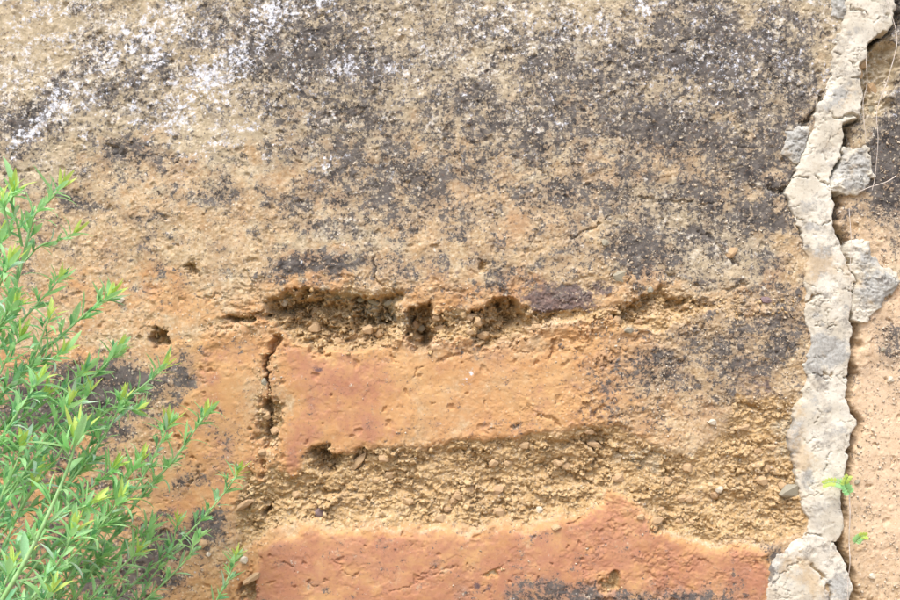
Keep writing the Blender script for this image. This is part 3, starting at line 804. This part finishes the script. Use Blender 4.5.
def plate(name, pts, thick, grey, parent, root, warp=4.2, mat=M_MORTAR, soft=9, crk=(), label=None, dome=0, lump=0):
    a = np.array(pts, np.float32)
    lo = a.min(0) - 9; hi = a.max(0) + 9
    step = .0017 * PPM
    gx, gy = np.meshgrid(np.arange(lo[0], hi[0], step, dtype=np.float32), np.arange(lo[1], hi[1], step, dtype=np.float32))
    w1 = fbm(gx / 9, gy / 9, 4, 61, .6); w2 = fbm(gx / 9 + 30, gy / 9, 4, 62, .6)
    v1 = fbm(gx / 16, gy / 16, 3, 63, .5); v2 = fbm(gx / 16 + 30, gy / 16, 3, 64, .5)
    s = poly_sdf(gx + warp * 1.5 * v1 + .8 * w1, gy + warp * 1.5 * v2 + .8 * w2, pts, 60)
    s = s + 1.5
    base = fields_cache(gx, gy)
    cx = np.interp(gy, [p[1] for p in JOINT_R], [p[0] - 24 for p in JOINT_R])
    lf = (gx < cx) | (lump > 0)
    prof = np.where(lf, sstep(-1.8, 6, s), sstep(-1.6, .9, s)) * .9 + .1 * sstep(0, soft, s) + dome * sstep(0, 30, s)
    dents = sstep(.18, .34, fbm(gx / 12, gy / 12, 4, 68, .6))
    h = base - 30 * sstep(-.4, -2.0, s) + .8 * thick * prof - 1.3 * dents * sstep(0, 3, s) + (4.0 * fbm(gx / 34, gy / 34, 2, 65) + 0.55 * fbm(gx / 6, gy / 6, 4, 66, .6) - 3.5 * np.clip(.025 - np.abs(fbm(gx / 34, gy / 24, 4, 67, .6)), 0, 1) / .025 * sstep(0, .2, fbm(gx / 40, gy / 40, 2, 69))) * sstep(-2, 3, s)
    if lump:
        h += sstep(0, 4, s) * (2.6 * facets(gx / 11 + w1, gy / 9 + w2, 81) + 1.5 * facets(gx / 5 + w2, gy / 4.5, 82))
    for cp, wd, dep in crk:
        d = line_dist(gx + 7 * v1 + 2 * w1, gy + 9 * v2 + 3 * w2, cp)
        h -= 1.7 * dep * np.exp(-(d / (.72 * wd)) ** 2) * sstep(-.30, .05, w2 + v1)
    g = np.zeros(gx.shape, np.float32); dk = np.zeros(gx.shape, np.float32)
    gb = [b for b in grey if b[0] == 'g']; db = [b for b in grey if b[0] == 'd']
    g = blobs(gx + 5 * w1, gy + 5 * w2, [b[1:] for b in gb]); dk = blobs(gx + 5 * w1, gy + 5 * w2, [b[1:] for b in db])
    C = np.stack([g, dk, g * 0, g * 0 + 1], -1)
    X = (gx - 450) / PPM; Z = 1 + (300 - gy) / PPM
    V = np.stack([X, -h * .001, Z], -1).reshape(-1, 3)
    i = np.arange(gx.size).reshape(gx.shape)
    q = np.stack([i[:-1, :-1], i[1:, :-1], i[1:, 1:], i[:-1, 1:]], -1)
    keep = np.maximum(np.maximum(s[:-1, :-1], s[1:, 1:]), np.maximum(s[1:, :-1], s[:-1, 1:])) > -2.0
    c = q[keep]
    used, inv = np.unique(c, return_inverse=True)
    me = mesh_np(name, V[used], inv.reshape(-1, 4), mat, {"mC": C.reshape(-1, 4)[used]})
    o = part(name, me, parent, root)
    if label: tag(o, label)
    return o


def fields_cache(gx, gy):
    """smoothed wall height below a plate (mm)"""
    j = np.clip(np.searchsorted(ZS, 1 + (300 - gy) / PPM), 0, len(ZS) - 1)
    i = np.clip(np.searchsorted(XS, (gx - 450) / PPM), 0, len(XS) - 1)
    base = 11 * fbm(gx / 230, gy / 230, 2, 31) + 5 * fbm(gx / 80, gy / 80, 3, 33)
    return base + 1.5


g = lambda *a: ('g',) + a
d_ = lambda *a: ('d',) + a
LEFT_E = [(846, -14), (844, 8), (838, 37), (832, 57), (832, 80), (822, 100), (816, 117), (810, 141), (801, 160), (793, 180), (787, 194), (795, 213), (799, 221), (806, 243), (806, 270), (807, 303), (803, 313), (806, 329), (812, 344), (804, 366),
          (808, 380), (800, 400), (790, 440), (797, 467), (800, 493), (810, 519), (806, 536), (778, 557), (763, 580), (756, 616)]
STRIP = [(p[0] - 2, p[1]) for p in JOINT_R[:-1]] + [(848, 616)] + LEFT_E[::-1]
STRIP_G = [g(850, 40, 16, 14, 0, .3), d_(852, 8, 14, 8, 0, .25), d_(868, 20, 18, 16, 0, .25), g(838, 98, 18, 10, 40, .8), d_(846, 132, 7, 14, 0, .6), g(842, 160, 8, 12, 0, .5), g(812, 205, 18, 14, 0, .35), g(816, 260, 14, 20, 0, .8), g(840, 310, 8, 14, 0, .4), g(812, 315, 10, 8, 0, .4), g(806, 480, 8, 20, 0, .6), g(838, 430, 12, 8, 0, .4), g(824, 510, 10, 12, 0, .4), g(800, 590, 20, 12, 0, .3), d_(808, 245, 4, 10, 0, .5), d_(806, 290, 4, 10, 0, .5), d_(800, 500, 5, 14, 0, .5), g(808, 226, 10, 6, 0, .5),
           g(838, 255, 10, 12, 0, .3), g(825, 350, 26, 18, -15, .95), g(810, 366, 8, 10, 0, .7), g(812, 396, 10, 10, 0, .4), g(790, 440, 12, 22, 0, .95), d_(785, 432, 8, 14, 0, .6), d_(822, 462, 8, 5, 0, .5), g(812, 410, 20, 8, 0, .3), g(836, 585, 14, 20, 0, .7),
           d_(768, 570, 9, 22, 25, .8), g(776, 560, 16, 26, 30, .6), d_(826, 596, 6, 10, 20, .45)]
STRIP_C = [([(832, 52), (845, 58), (856, 70)], .9, 4), ([(850, 10), (870, 18), (890, 14)], .9, 4), ([(832, 80), (846, 80), (857, 77)], .9, 5), ([(820, 112), (838, 120), (858, 113)], 1.1, 6), ([(807, 140), (812, 128), (806, 120)], 1.3, 6), ([(792, 180), (808, 178), (828, 182)], 1.2, 6),
           ([(797, 218), (812, 226), (830, 222)], 1.0, 5), ([(806, 304), (820, 296), (830, 291), (842, 290), (852, 296)], 1.2, 7), ([(804, 328), (824, 328), (848, 327)], .8, 4), ([(806, 379), (820, 374), (833, 373), (848, 378)], 1.1, 6), ([(812, 402), (818, 416), (812, 424)], 1.0, 4),
           ([(830, 440), (826, 470), (816, 480)], .7, 3), ([(806, 536), (820, 538), (834, 542)], 1.1, 6), ([(812, 566), (820, 572), (828, 584), (832, 610)], 2.0, 9), ([(770, 585), (790, 566), (806, 556)], .8, 3), ([(826, 160), (822, 150), (830, 136)], .8, 3)]
plate("mortar_body", STRIP, 8, STRIP_G, seam, S0, crk=STRIP_C, dome=.1)
# grey lumps of old mortar stuck beside the seam
for pts, gm, th, lb in [
    ([(787, 134), (800, 126), (806, 133), (803, 148), (796, 160), (785, 152)], [g(795, 143, 20, 24, 0, .9)], 5, "grey-green mortar lump beside the crack, left of the seam"),
    ([(845, 152), (858, 146), (868, 148), (873, 176), (862, 188), (840, 196), (832, 186), (834, 174)], [g(852, 170, 26, 26, 0, .75), d_(846, 154, 10, 8, 0, .4)], 6, "rough grey mortar lump, upper right of the seam"),
    ([(852, 244), (864, 243), (878, 262), (893, 274), (895, 284), (884, 300), (872, 307), (868, 320), (858, 318), (852, 304), (856, 290), (852, 262)], [g(868, 256, 16, 14, 0, .55), g(878, 290, 22, 22, 0, 1), d_(882, 282, 12, 14, 0, .5)], 5, "grey lobed mortar patch at the right edge"),
    ([(833, -12), (847, -12), (846, 8), (838, 18), (833, 16), (830, 4)], [g(838, 4, 20, 20, 0, .9)], 7, "blue-grey mortar smear at the top of the seam"),
]:
    plate("mortar_lump", pts, th, gm, seam, S0, warp=5.5, label=lb, lump=1)

# ------------------------------------------------------------------ plants
def leaf_mat(name, c1, c2, trans=.35):
    k = NT(name)
    col = k.mix(k.ramp(k.noise(45, 3, .5), .35, .65), c1, c2)
    col = k.mix(k.math('MULTIPLY', k.island(), .30), col, (c2[0] * 1.2, c2[1] * 1.15, c2[2] * 1.3))
    col = k.mix(k.math('MULTIPLY', k.objrand(), .22), col, (c1[0] * .8, c1[1] * .85, c1[2] * .9))
    k.b.inputs["Roughness"].default_value = .42
    k.b.inputs["Specular IOR Level"].default_value = .45
    k.lk(col, k.b.inputs["Base Color"])
    t = k.n.new("ShaderNodeBsdfTranslucent"); k.lk(col, t.inputs[0])
    mx = k.n.new("ShaderNodeMixShader"); mx.inputs[0].default_value = trans
    k.t.links.new(k.b.outputs[0], mx.inputs[1]); k.t.links.new(t.outputs[0], mx.inputs[2]); k.t.links.new(mx.outputs[0], k.out.inputs[0])
    return k.m


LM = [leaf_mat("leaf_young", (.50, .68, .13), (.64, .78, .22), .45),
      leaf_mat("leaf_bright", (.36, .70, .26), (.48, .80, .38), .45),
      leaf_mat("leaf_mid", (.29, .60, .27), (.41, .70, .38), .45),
      leaf_mat("leaf_shade", (.15, .40, .17), (.22, .50, .24), .42),  # darker copy of the leaf colour, painting shade inside the shrub
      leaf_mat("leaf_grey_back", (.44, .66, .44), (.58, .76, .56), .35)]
M_STEM = simple("green_stem", (.24, .44, .15), (.36, .54, .25), 60, .6, bump=.1)
M_WOOD = simple("woody_stem", (.16, .12, .07), (.26, .20, .12), 60, .8)
M_DRY = simple("dry_fibre", (.50, .42, .34), (.66, .60, .54), 90, .8, bump=0)


def leaf_geo(curl, fold, wid):
    """lanceolate leaf along +X of unit length, upper side +Z"""
    st = [(0, .10), (.16, .52), (.40, 1.0), (.68, .82), (.88, .40), (1.0, .02)]
    V = []; F = []
    for i, (t, w) in enumerate(st):
        a = curl * t
        x = (math.sin(a) / curl) if abs(curl) > 1e-3 else t
        z = -(1 - math.cos(a)) / curl if abs(curl) > 1e-3 else 0
        hw = wid * w
        V += [(x, hw, z + fold * hw), (x, 0, z), (x, -hw, z + fold * hw)]
        if i:
            b = 3 * i
            F += [(b - 3, b - 2, b + 1, b), (b - 2, b - 1, b + 2, b + 1)]
    return np.array(V, np.float32), np.array(F, np.int32)


LEAFV = [leaf_geo(c, f, w) for c, f, w in [(.25, .4, .105), (.6, .35, .098), (1.0, .3, .092), (-.25, .45, .11), (1.5, .3, .085), (.4, .3, .15)]]
LMESH = {}


def leaf_mesh(v, m):
    if (v, m) not in LMESH:
        me = mesh_np("leaf", LEAFV[v][0], LEAFV[v][1], LM[m], smooth=True)
        LMESH[(v, m)] = me
    return LMESH[(v, m)]


def catmull(pts, n):
    P = [Vector(p) for p in pts]
    P = [P[0] * 2 - P[1]] + P + [P[-1] * 2 - P[-2]]
    out = []
    for i in range(1, len(P) - 2):
        for k in range(n):
            t = k / n
            out.append(.5 * ((2 * P[i]) + (-P[i - 1] + P[i + 1]) * t + (2 * P[i - 1] - 5 * P[i] + 4 * P[i + 1] - P[i + 2]) * t * t + (-P[i - 1] + 3 * P[i] - 3 * P[i + 1] + P[i + 2]) * t ** 3))
    out.append(P[-2])
    return out


def tube(path, r0, r1, sides=6):
    V = []; F = []
    n = len(path)
    for i, p in enumerate(path):
        d = (path[min(i + 1, n - 1)] - path[max(i - 1, 0)]).normalized()
        a = d.cross(Vector((0.3, 1, .2))).normalized(); b = d.cross(a)
        r = r0 + (r1 - r0) * i / (n - 1)
        for k in range(sides):
            t = 2 * math.pi * k / sides
            V.append(p + (a * math.cos(t) + b * math.sin(t)) * r)
    for i in range(n - 1):
        for k in range(sides):
            k2 = (k + 1) % sides
            F.append((i * sides + k, i * sides + k2, (i + 1) * sides + k2, (i + 1) * sides + k))
    return np.array(V, np.float32), np.array(F, np.int32)


B0 = (-1.02, -.42, 0)
shrub = tag(empty("leafy_shrub", B0), "bright green shrub with narrow leaves growing at the left edge before the wall", "shrub")
leaves = []      # (length, matrix, variant, material, stem object)
ROOT = Vector((-1.02, -.42, 0.0))


def leaf_at(pos, direction, normal, length, var, mat, st):
    x = direction.normalized()
    y = normal.cross(x)
    if y.length < 1e-3: y = Vector((0, 1, 0)).cross(x)
    y.normalize(); z = x.cross(y)
    M = Matrix(((x.x, y.x, z.x, pos.x), (x.y, y.y, z.y, pos.y), (x.z, y.z, z.z, pos.z), (0, 0, 0, 1)))
    leaves.append((length, M, var, mat, st))


def shoot(pts, y0, y1, size=1.0, tone=0, dense=1.0, to_root=True, twigs=True, tip=True):
    """pts in photo pixels; y0 -> y1 depth in front of the wall; tone 0 = sunlit tips, 1 = inner and lower, shade painted as darker leaf colour"""
    n = len(pts)
    P = [to_w(p[0], p[1], y0 + (y1 - y0) * i / (n - 1)) for i, p in enumerate(pts)]
    vis = catmull(P, 8)
    full = vis
    if to_root:
        first = P[0]
        rr = ROOT + Vector((random.uniform(-.05, .05), random.uniform(-.05, .05), 0))
        low = [rr, rr.lerp(first, .45) + Vector((-.02, 0, .03)), first]
        full = catmull(low, 6)[:-1] + vis
    v, f = tube(full, 0.0034 * size if to_root else .0022 * size, .0014 * size, 6)
    so = part("stem", mesh_np("stem", v, f, M_STEM, smooth=True), shrub, B0)
    # leaves along the visible length
    seglen = [0]
    for i in range(1, len(vis)): seglen.append(seglen[-1] + (vis[i] - vis[i - 1]).length)
    L = seglen[-1]
    gap = .0104 / dense
    s = .004; k = random.random() * 6
    def at(s_):
        for i in range(1, len(vis)):
            if seglen[i] >= s_:
                t = (s_ - seglen[i - 1]) / max(seglen[i] - seglen[i - 1], 1e-6)
                return vis[i - 1].lerp(vis[i], t), (vis[i] - vis[i - 1]).normalized()
        return vis[-1], (vis[-1] - vis[-2]).normalized()
    while s < L:
        p, d = at(s)
        f_ = s / L
        a = d.cross(Vector((.1, 1, .15))).normalized(); b = d.cross(a)
        ph = k * 2.4
        rad = a * math.cos(ph) + b * math.sin(ph)
        rad = (rad + Vector((0, -.1, .25))).normalized()
        ang = random.uniform(.75, 1.45) * (1 - .3 * f_)
        dr = d * math.cos(ang) + rad * math.sin(ang)
        ln = random.uniform(.032, .054) * size * (.8 + .25 * f_)
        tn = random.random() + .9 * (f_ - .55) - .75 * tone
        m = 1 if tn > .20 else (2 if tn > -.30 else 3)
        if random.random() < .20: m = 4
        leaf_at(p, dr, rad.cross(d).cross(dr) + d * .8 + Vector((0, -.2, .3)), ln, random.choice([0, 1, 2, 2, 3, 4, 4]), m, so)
        if twigs and random.random() < .50 * dense:        # tuft of small leaves in the axil
            q = p + dr * .012 * size
            td = (d * .8 + rad * .7 + Vector((0, 0, .25))).normalized()
            for j in range(random.randint(4, 6)):
                pj = random.uniform(0, 6.28)
                r2 = a * math.cos(pj) + b * math.sin(pj)
                aj = random.uniform(.15, .75)
                leaf_at(p + td * random.uniform(0, .016) * size, td * math.cos(aj) + r2 * math.sin(aj), td.cross(r2).cross(td) * -1 + Vector((0, -.2, .4)),
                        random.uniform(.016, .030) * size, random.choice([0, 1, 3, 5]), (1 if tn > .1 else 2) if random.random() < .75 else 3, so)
        k += 1; s += gap * random.uniform(.7, 1.3)
    if tip:
        p, d = vis[-1], (vis[-1] - vis[-2]).normalized()
        up = (d + Vector((0, 0, .5))).normalized()
        a = up.cross(Vector((.1, 1, .15))).normalized(); b = up.cross(a)
        for j in range(9):
            pj = j * 2.4 + random.random()
            r2 = a * math.cos(pj) + b * math.sin(pj)
            aj = .14 + .13 * j * random.uniform(.7, 1.2)
            leaf_at(p - d * .002 * j, up * math.cos(aj) + r2 * math.sin(aj), r2 * -1 + up * .4, random.uniform(.034, .052) * size * (.75 + .04 * j), random.choice([0, 1, 3]),
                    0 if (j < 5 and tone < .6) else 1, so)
    return so


SHOOTS = [  # points, depths, size, tone, density
    ([(-30, 420), (-8, 350), (15, 288), (25, 250), (34, 216), (50, 200), (61, 187)], -.42, -.36, 1.05, .1, .95),
    ([(24, 262), (40, 246), (60, 240), (76, 233)], -.36, -.34, .8, .15, .8),
    ([(22, 246), (18, 226), (12, 206), (14, 190)], -.40, -.44, 1.0, 0, .9),
    ([(-10, 300), (-6, 262), (2, 236)], -.42, -.42, .9, 0, .9),
    ([(10, 236), (6, 216), (2, 200)], -.44, -.46, .9, 0, .8),
    ([(-30, 392), (2, 345), (30, 312), (50, 290), (61, 277)], -.40, -.36, .9, .1, .95),
    ([(-40, 450), (10, 386), (50, 346), (88, 312), (110, 296)], -.38, -.32, 1.05, .2, 1.1),
    ([(28, 372), (40, 342), (50, 316)], -.40, -.42, .9, .1, .9),
    ([(-40, 490), (24, 436), (66, 402), (100, 370), (119, 350)], -.34, -.28, 1.0, .3, 1.15),
    ([(-30, 440), (20, 420), (60, 390), (84, 372)], -.36, -.34, .95, .4, 1.0),
    ([(-30, 540), (40, 456), (90, 424), (140, 388), (164, 368)], -.30, -.24, 1.0, .4, 1.05),
    ([(40, 520), (80, 470), (108, 430), (122, 400)], -.32, -.30, .95, .2, 1.1),
    ([(-10, 620), (28, 556), (54, 502), (70, 462), (76, 438)], -.72, -.70, 1.25, -.3, .42),
    ([(30, 640), (98, 534), (138, 484), (158, 448), (168, 424)], -.28, -.22, 1.0, .3, 1.1),
    ([(50, 640), (128, 514), (172, 462), (192, 434), (206, 414)], -.24, -.18, 1.0, .3, 1.05),
    ([(60, 660), (116, 600), (170, 552), (212, 508), (238, 474)], -.20, -.14, .95, .55, .95),
    ([(190, 660), (214, 606), (228, 578), (236, 556)], -.14, -.10, .85, .35, .95),
    ([(-30, 600), (40, 530), (84, 494), (114, 468)], -.34, -.34, .95, .2, 1.0),
    ([(-20, 640), (0, 596), (12, 566)], -.66, -.66, 1.1, -.2, 1.1),
    ([(20, 640), (44, 606), (52, 592)], -.60, -.60, 1.0, 0, 1.1),
    ([(-40, 520), (10, 466), (56, 438), (92, 428)], -.32, -.30, .95, .6, 1.1),
    ([(-40, 560), (10, 520), (60, 490), (90, 462)], -.30, -.28, .95, .7, 1.1),
    ([(-40, 600), (20, 570), (76, 540), (112, 520)], -.28, -.24, .95, .7, 1.05),
    ([(20, 640), (70, 588), (116, 556), (150, 528)], -.24, -.20, .95, .7, 1.0),
    ([(80, 640), (122, 580), (136, 560), (150, 540)], -.22, -.20, .9, .6, .9),
    ([(100, 640), (146, 600), (186, 560), (196, 540)], -.20, -.18, .9, .6, .8),
    ([(-40, 470), (-10, 440), (20, 408), (44, 396)], -.36, -.36, .95, .5, 1.0),
    ([(-40, 640), (0, 556), (20, 510), (34, 486)], -.40, -.40, 1.0, .3, 1.0),
    ([(-40, 380), (-20, 350), (4, 320), (16, 305)], -.44, -.42, .9, .2, 1.0),
    ([(-30, 420), (-4, 380), (10, 352), (22, 336)], -.44, -.42, .9, .3, .9),
    ([(0, 620), (40, 580), (80, 566), (104, 556)], -.26, -.24, .9, .7, 1.0),
    ([(120, 640), (150, 580), (168, 560), (178, 520)], -.18, -.16, .8, .5, .7),
    ([(-30, 580), (0, 500), (14, 470), (22, 446)], -.46, -.46, 1.0, .1, .9),
    ([(40, 480), (64, 446), (80, 410), (88, 392)], -.34, -.34, .9, .2, .9),
    ([(-60, 560), (-20, 510), (10, 486), (40, 470)], -.38, -.36, .95, .5, 1.0),
    ([(-30, 560), (20, 480), (52, 430), (70, 404)], -.40, -.40, 1.0, .2, 1.1),
    ([(-20, 600), (30, 540), (60, 516), (92, 504)], -.44, -.44, 1.0, .2, 1.1),
    ([(0, 640), (60, 570), (92, 536), (120, 500)], -.36, -.36, 1.0, .2, 1.1),
    ([(30, 650), (80, 610), (110, 578), (138, 552)], -.32, -.30, 1.0, .3, 1.1),
    ([(-40, 430), (-10, 404), (26, 372), (64, 352)], -.42, -.40, .95, .2, 1.1),
    ([(-40, 360), (-16, 320), (0, 284), (10, 262)], -.46, -.46, .95, .1, 1.1),
    ([(-40, 500), (0, 440), (26, 400), (40, 380)], -.46, -.46, 1.0, .1, 1.1),
    ([(40, 560), (80, 520), (112, 496), (140, 462)], -.34, -.32, .95, .3, 1.1),
    ([(70, 480), (92, 440), (104, 410), (140, 410)], -.30, -.28, .9, .4, 1.0),
    ([(-20, 650), (30, 600), (60, 560), (74, 530)], -.50, -.50, 1.0, .1, 1.0),
]
SIDE = {1, 2, 4, 7, 24}
for i, (pts, y0, y1, size, tone, dn) in enumerate(SHOOTS):
    shoot(pts, y0, y1, size, tone, dn, to_root=i not in SIDE)
v, f = tube(catmull([ROOT + Vector((0, 0, -.03)), ROOT + Vector((.01, 0, .08)), ROOT + Vector((-.02, .01, .2)), ROOT + Vector((.03, .02, .32))], 6), .016, .006, 8)
part("trunk", mesh_np("trunk", v, f, M_WOOD, smooth=True), shrub, B0)


def shows(M):
    p = M.translation
    k = CAMD / (CAMD + p.y)
    x = 450 + p.x * k * PPM; y = 300 - (p.z - 1) * k * PPM
    return x > -8 and y < 606, k


order = []
for i, lf in enumerate(leaves):
    vis_, k = shows(lf[1])
    order.append((-(lf[0] * k) if vis_ else 1, i))
order.sort()
single = set(i for _, i in order[:300])
V = []; F = []; MI = []; off = 0
for i, (ln, M, var, mat, st) in enumerate(leaves):
    if i in single:
        o = bpy.data.objects.new("leaf", leaf_mesh(var, mat))
        link(o); o.parent = st
        # stem meshes are stored in world coordinates, so the leaf keeps its world place
        o.matrix_local = M @ Matrix.Diagonal((ln, ln, ln, 1))
    else:
        lv, lf = LEAFV[var]
        R = np.array(M.to_3x3(), np.float32)
        V.append(lv * ln @ R.T + np.array(M.translation, np.float32)); F.append(lf + off); off += len(lv); MI.append(np.full(len(lf), mat, np.int32))
me = mesh_np("foliage", np.concatenate(V), np.concatenate(F), LM, smooth=True)
me.polygons.foreach_set("material_index", np.concatenate(MI))
me.update()
tag(part("foliage", me, shrub, B0), kind="stuff")


# seedling fern growing out of the joint, and a smaller one below it
def fronds(name, label, base_px, lines, strand=None, yb=-.03, leaf_px=5.0):
    b = to_w(base_px[0], base_px[1], yb)
    root = tag(empty(name, b), label, "fern", "seedling ferns in the mortar joint")
    for ln in lines:
        P = [to_w(p[0], p[1], yb - .006 * i) for i, p in enumerate(ln)]
        path = catmull(P, 6)
        v, f = tube(path, .0009, .0005, 5)
        st = part("frond_stem", mesh_np("frond_stem", v, f, M_STEM, smooth=True), root, b)
        for i in range(2, len(path), 2):
            d = (path[i] - path[i - 1]).normalized()
            n_ = d.cross(Vector((0, 1, 0))).normalized()
            for sgn in (-1, 1):
                dr = (d * .45 + n_ * sgn * .9 + Vector((0, -.25, 0))).normalized()
                M = Matrix.Identity(4)
                y = Vector((0, -1, .2)).cross(dr).normalized(); z = dr.cross(y)
                M = Matrix(((dr.x, y.x, z.x, path[i].x), (dr.y, y.y, z.y, path[i].y), (dr.z, y.z, z.z, path[i].z), (0, 0, 0, 1)))
                o = bpy.data.objects.new("leaflet", leaf_mesh(5, 0 if i > len(path) * .5 else 1)); link(o); o.parent = st
                sc = leaf_px / PPM * (1.1 - .35 * i / len(path))
                o.matrix_local = M @ Matrix.Diagonal((sc, sc * 2.0, sc, 1))
    return root


fronds("fern_seedling", "larger of two tiny green fern seedlings, growing over the mortar edge", (851, 496), [[(851, 496), (846, 487), (838, 483), (830, 482), (824, 484)], [(851, 496), (846, 488), (845, 482), (848, 477)]], leaf_px=6)
fronds("fern_seedling", "smaller tiny green fern seedling on the pale wall, right of the mortar", (854, 544), [[(854, 544), (858, 539), (862, 536), (866, 536)]], leaf_px=5.5)


def strand(label, pts, r=.0009, y=-.02, name="dry_root"):
    P = [to_w(p[0], p[1], y - .004 * (i % 2)) for i, p in enumerate(pts)]
    v, f = tube(catmull(P, 8), r, r * .6, 5)
    b = tuple(P[-1])
    o = part(name, mesh_np(name, v, f, M_DRY, smooth=True), None)
    o.data.transform(Matrix.Translation(-P[-1])); o.location = b
    tag(o, label, "root", "dry strands hanging on the wall")


strand("thin pale dry root hanging below the fern seedling", [(849, 492), (850, 515), (849, 540), (850, 562), (848, 580), (848, 606)], .0011)
strand("thin whitish dry root curving down at the top right corner", [(884, -8), (892, 16), (897, 42), (888, 78), (877, 110), (878, 140), (875, 176), (872, 190)], .0009, -.03)
strand("short dry straw bent along the wall beside the grey mortar lump", [(896, 176), (886, 182), (870, 187), (858, 192)], .0012, -.024)
strand("fine dry strand running beside the middle of the mortar seam", [(849, 208), (851, 240), (850, 270), (850, 300), (849, 316)], .0007, -.03)
strand("fine dry strand hanging in the upper hollow by the mortar", [(866, 56), (867, 84), (863, 104), (866, 140)], .0008, -.022)
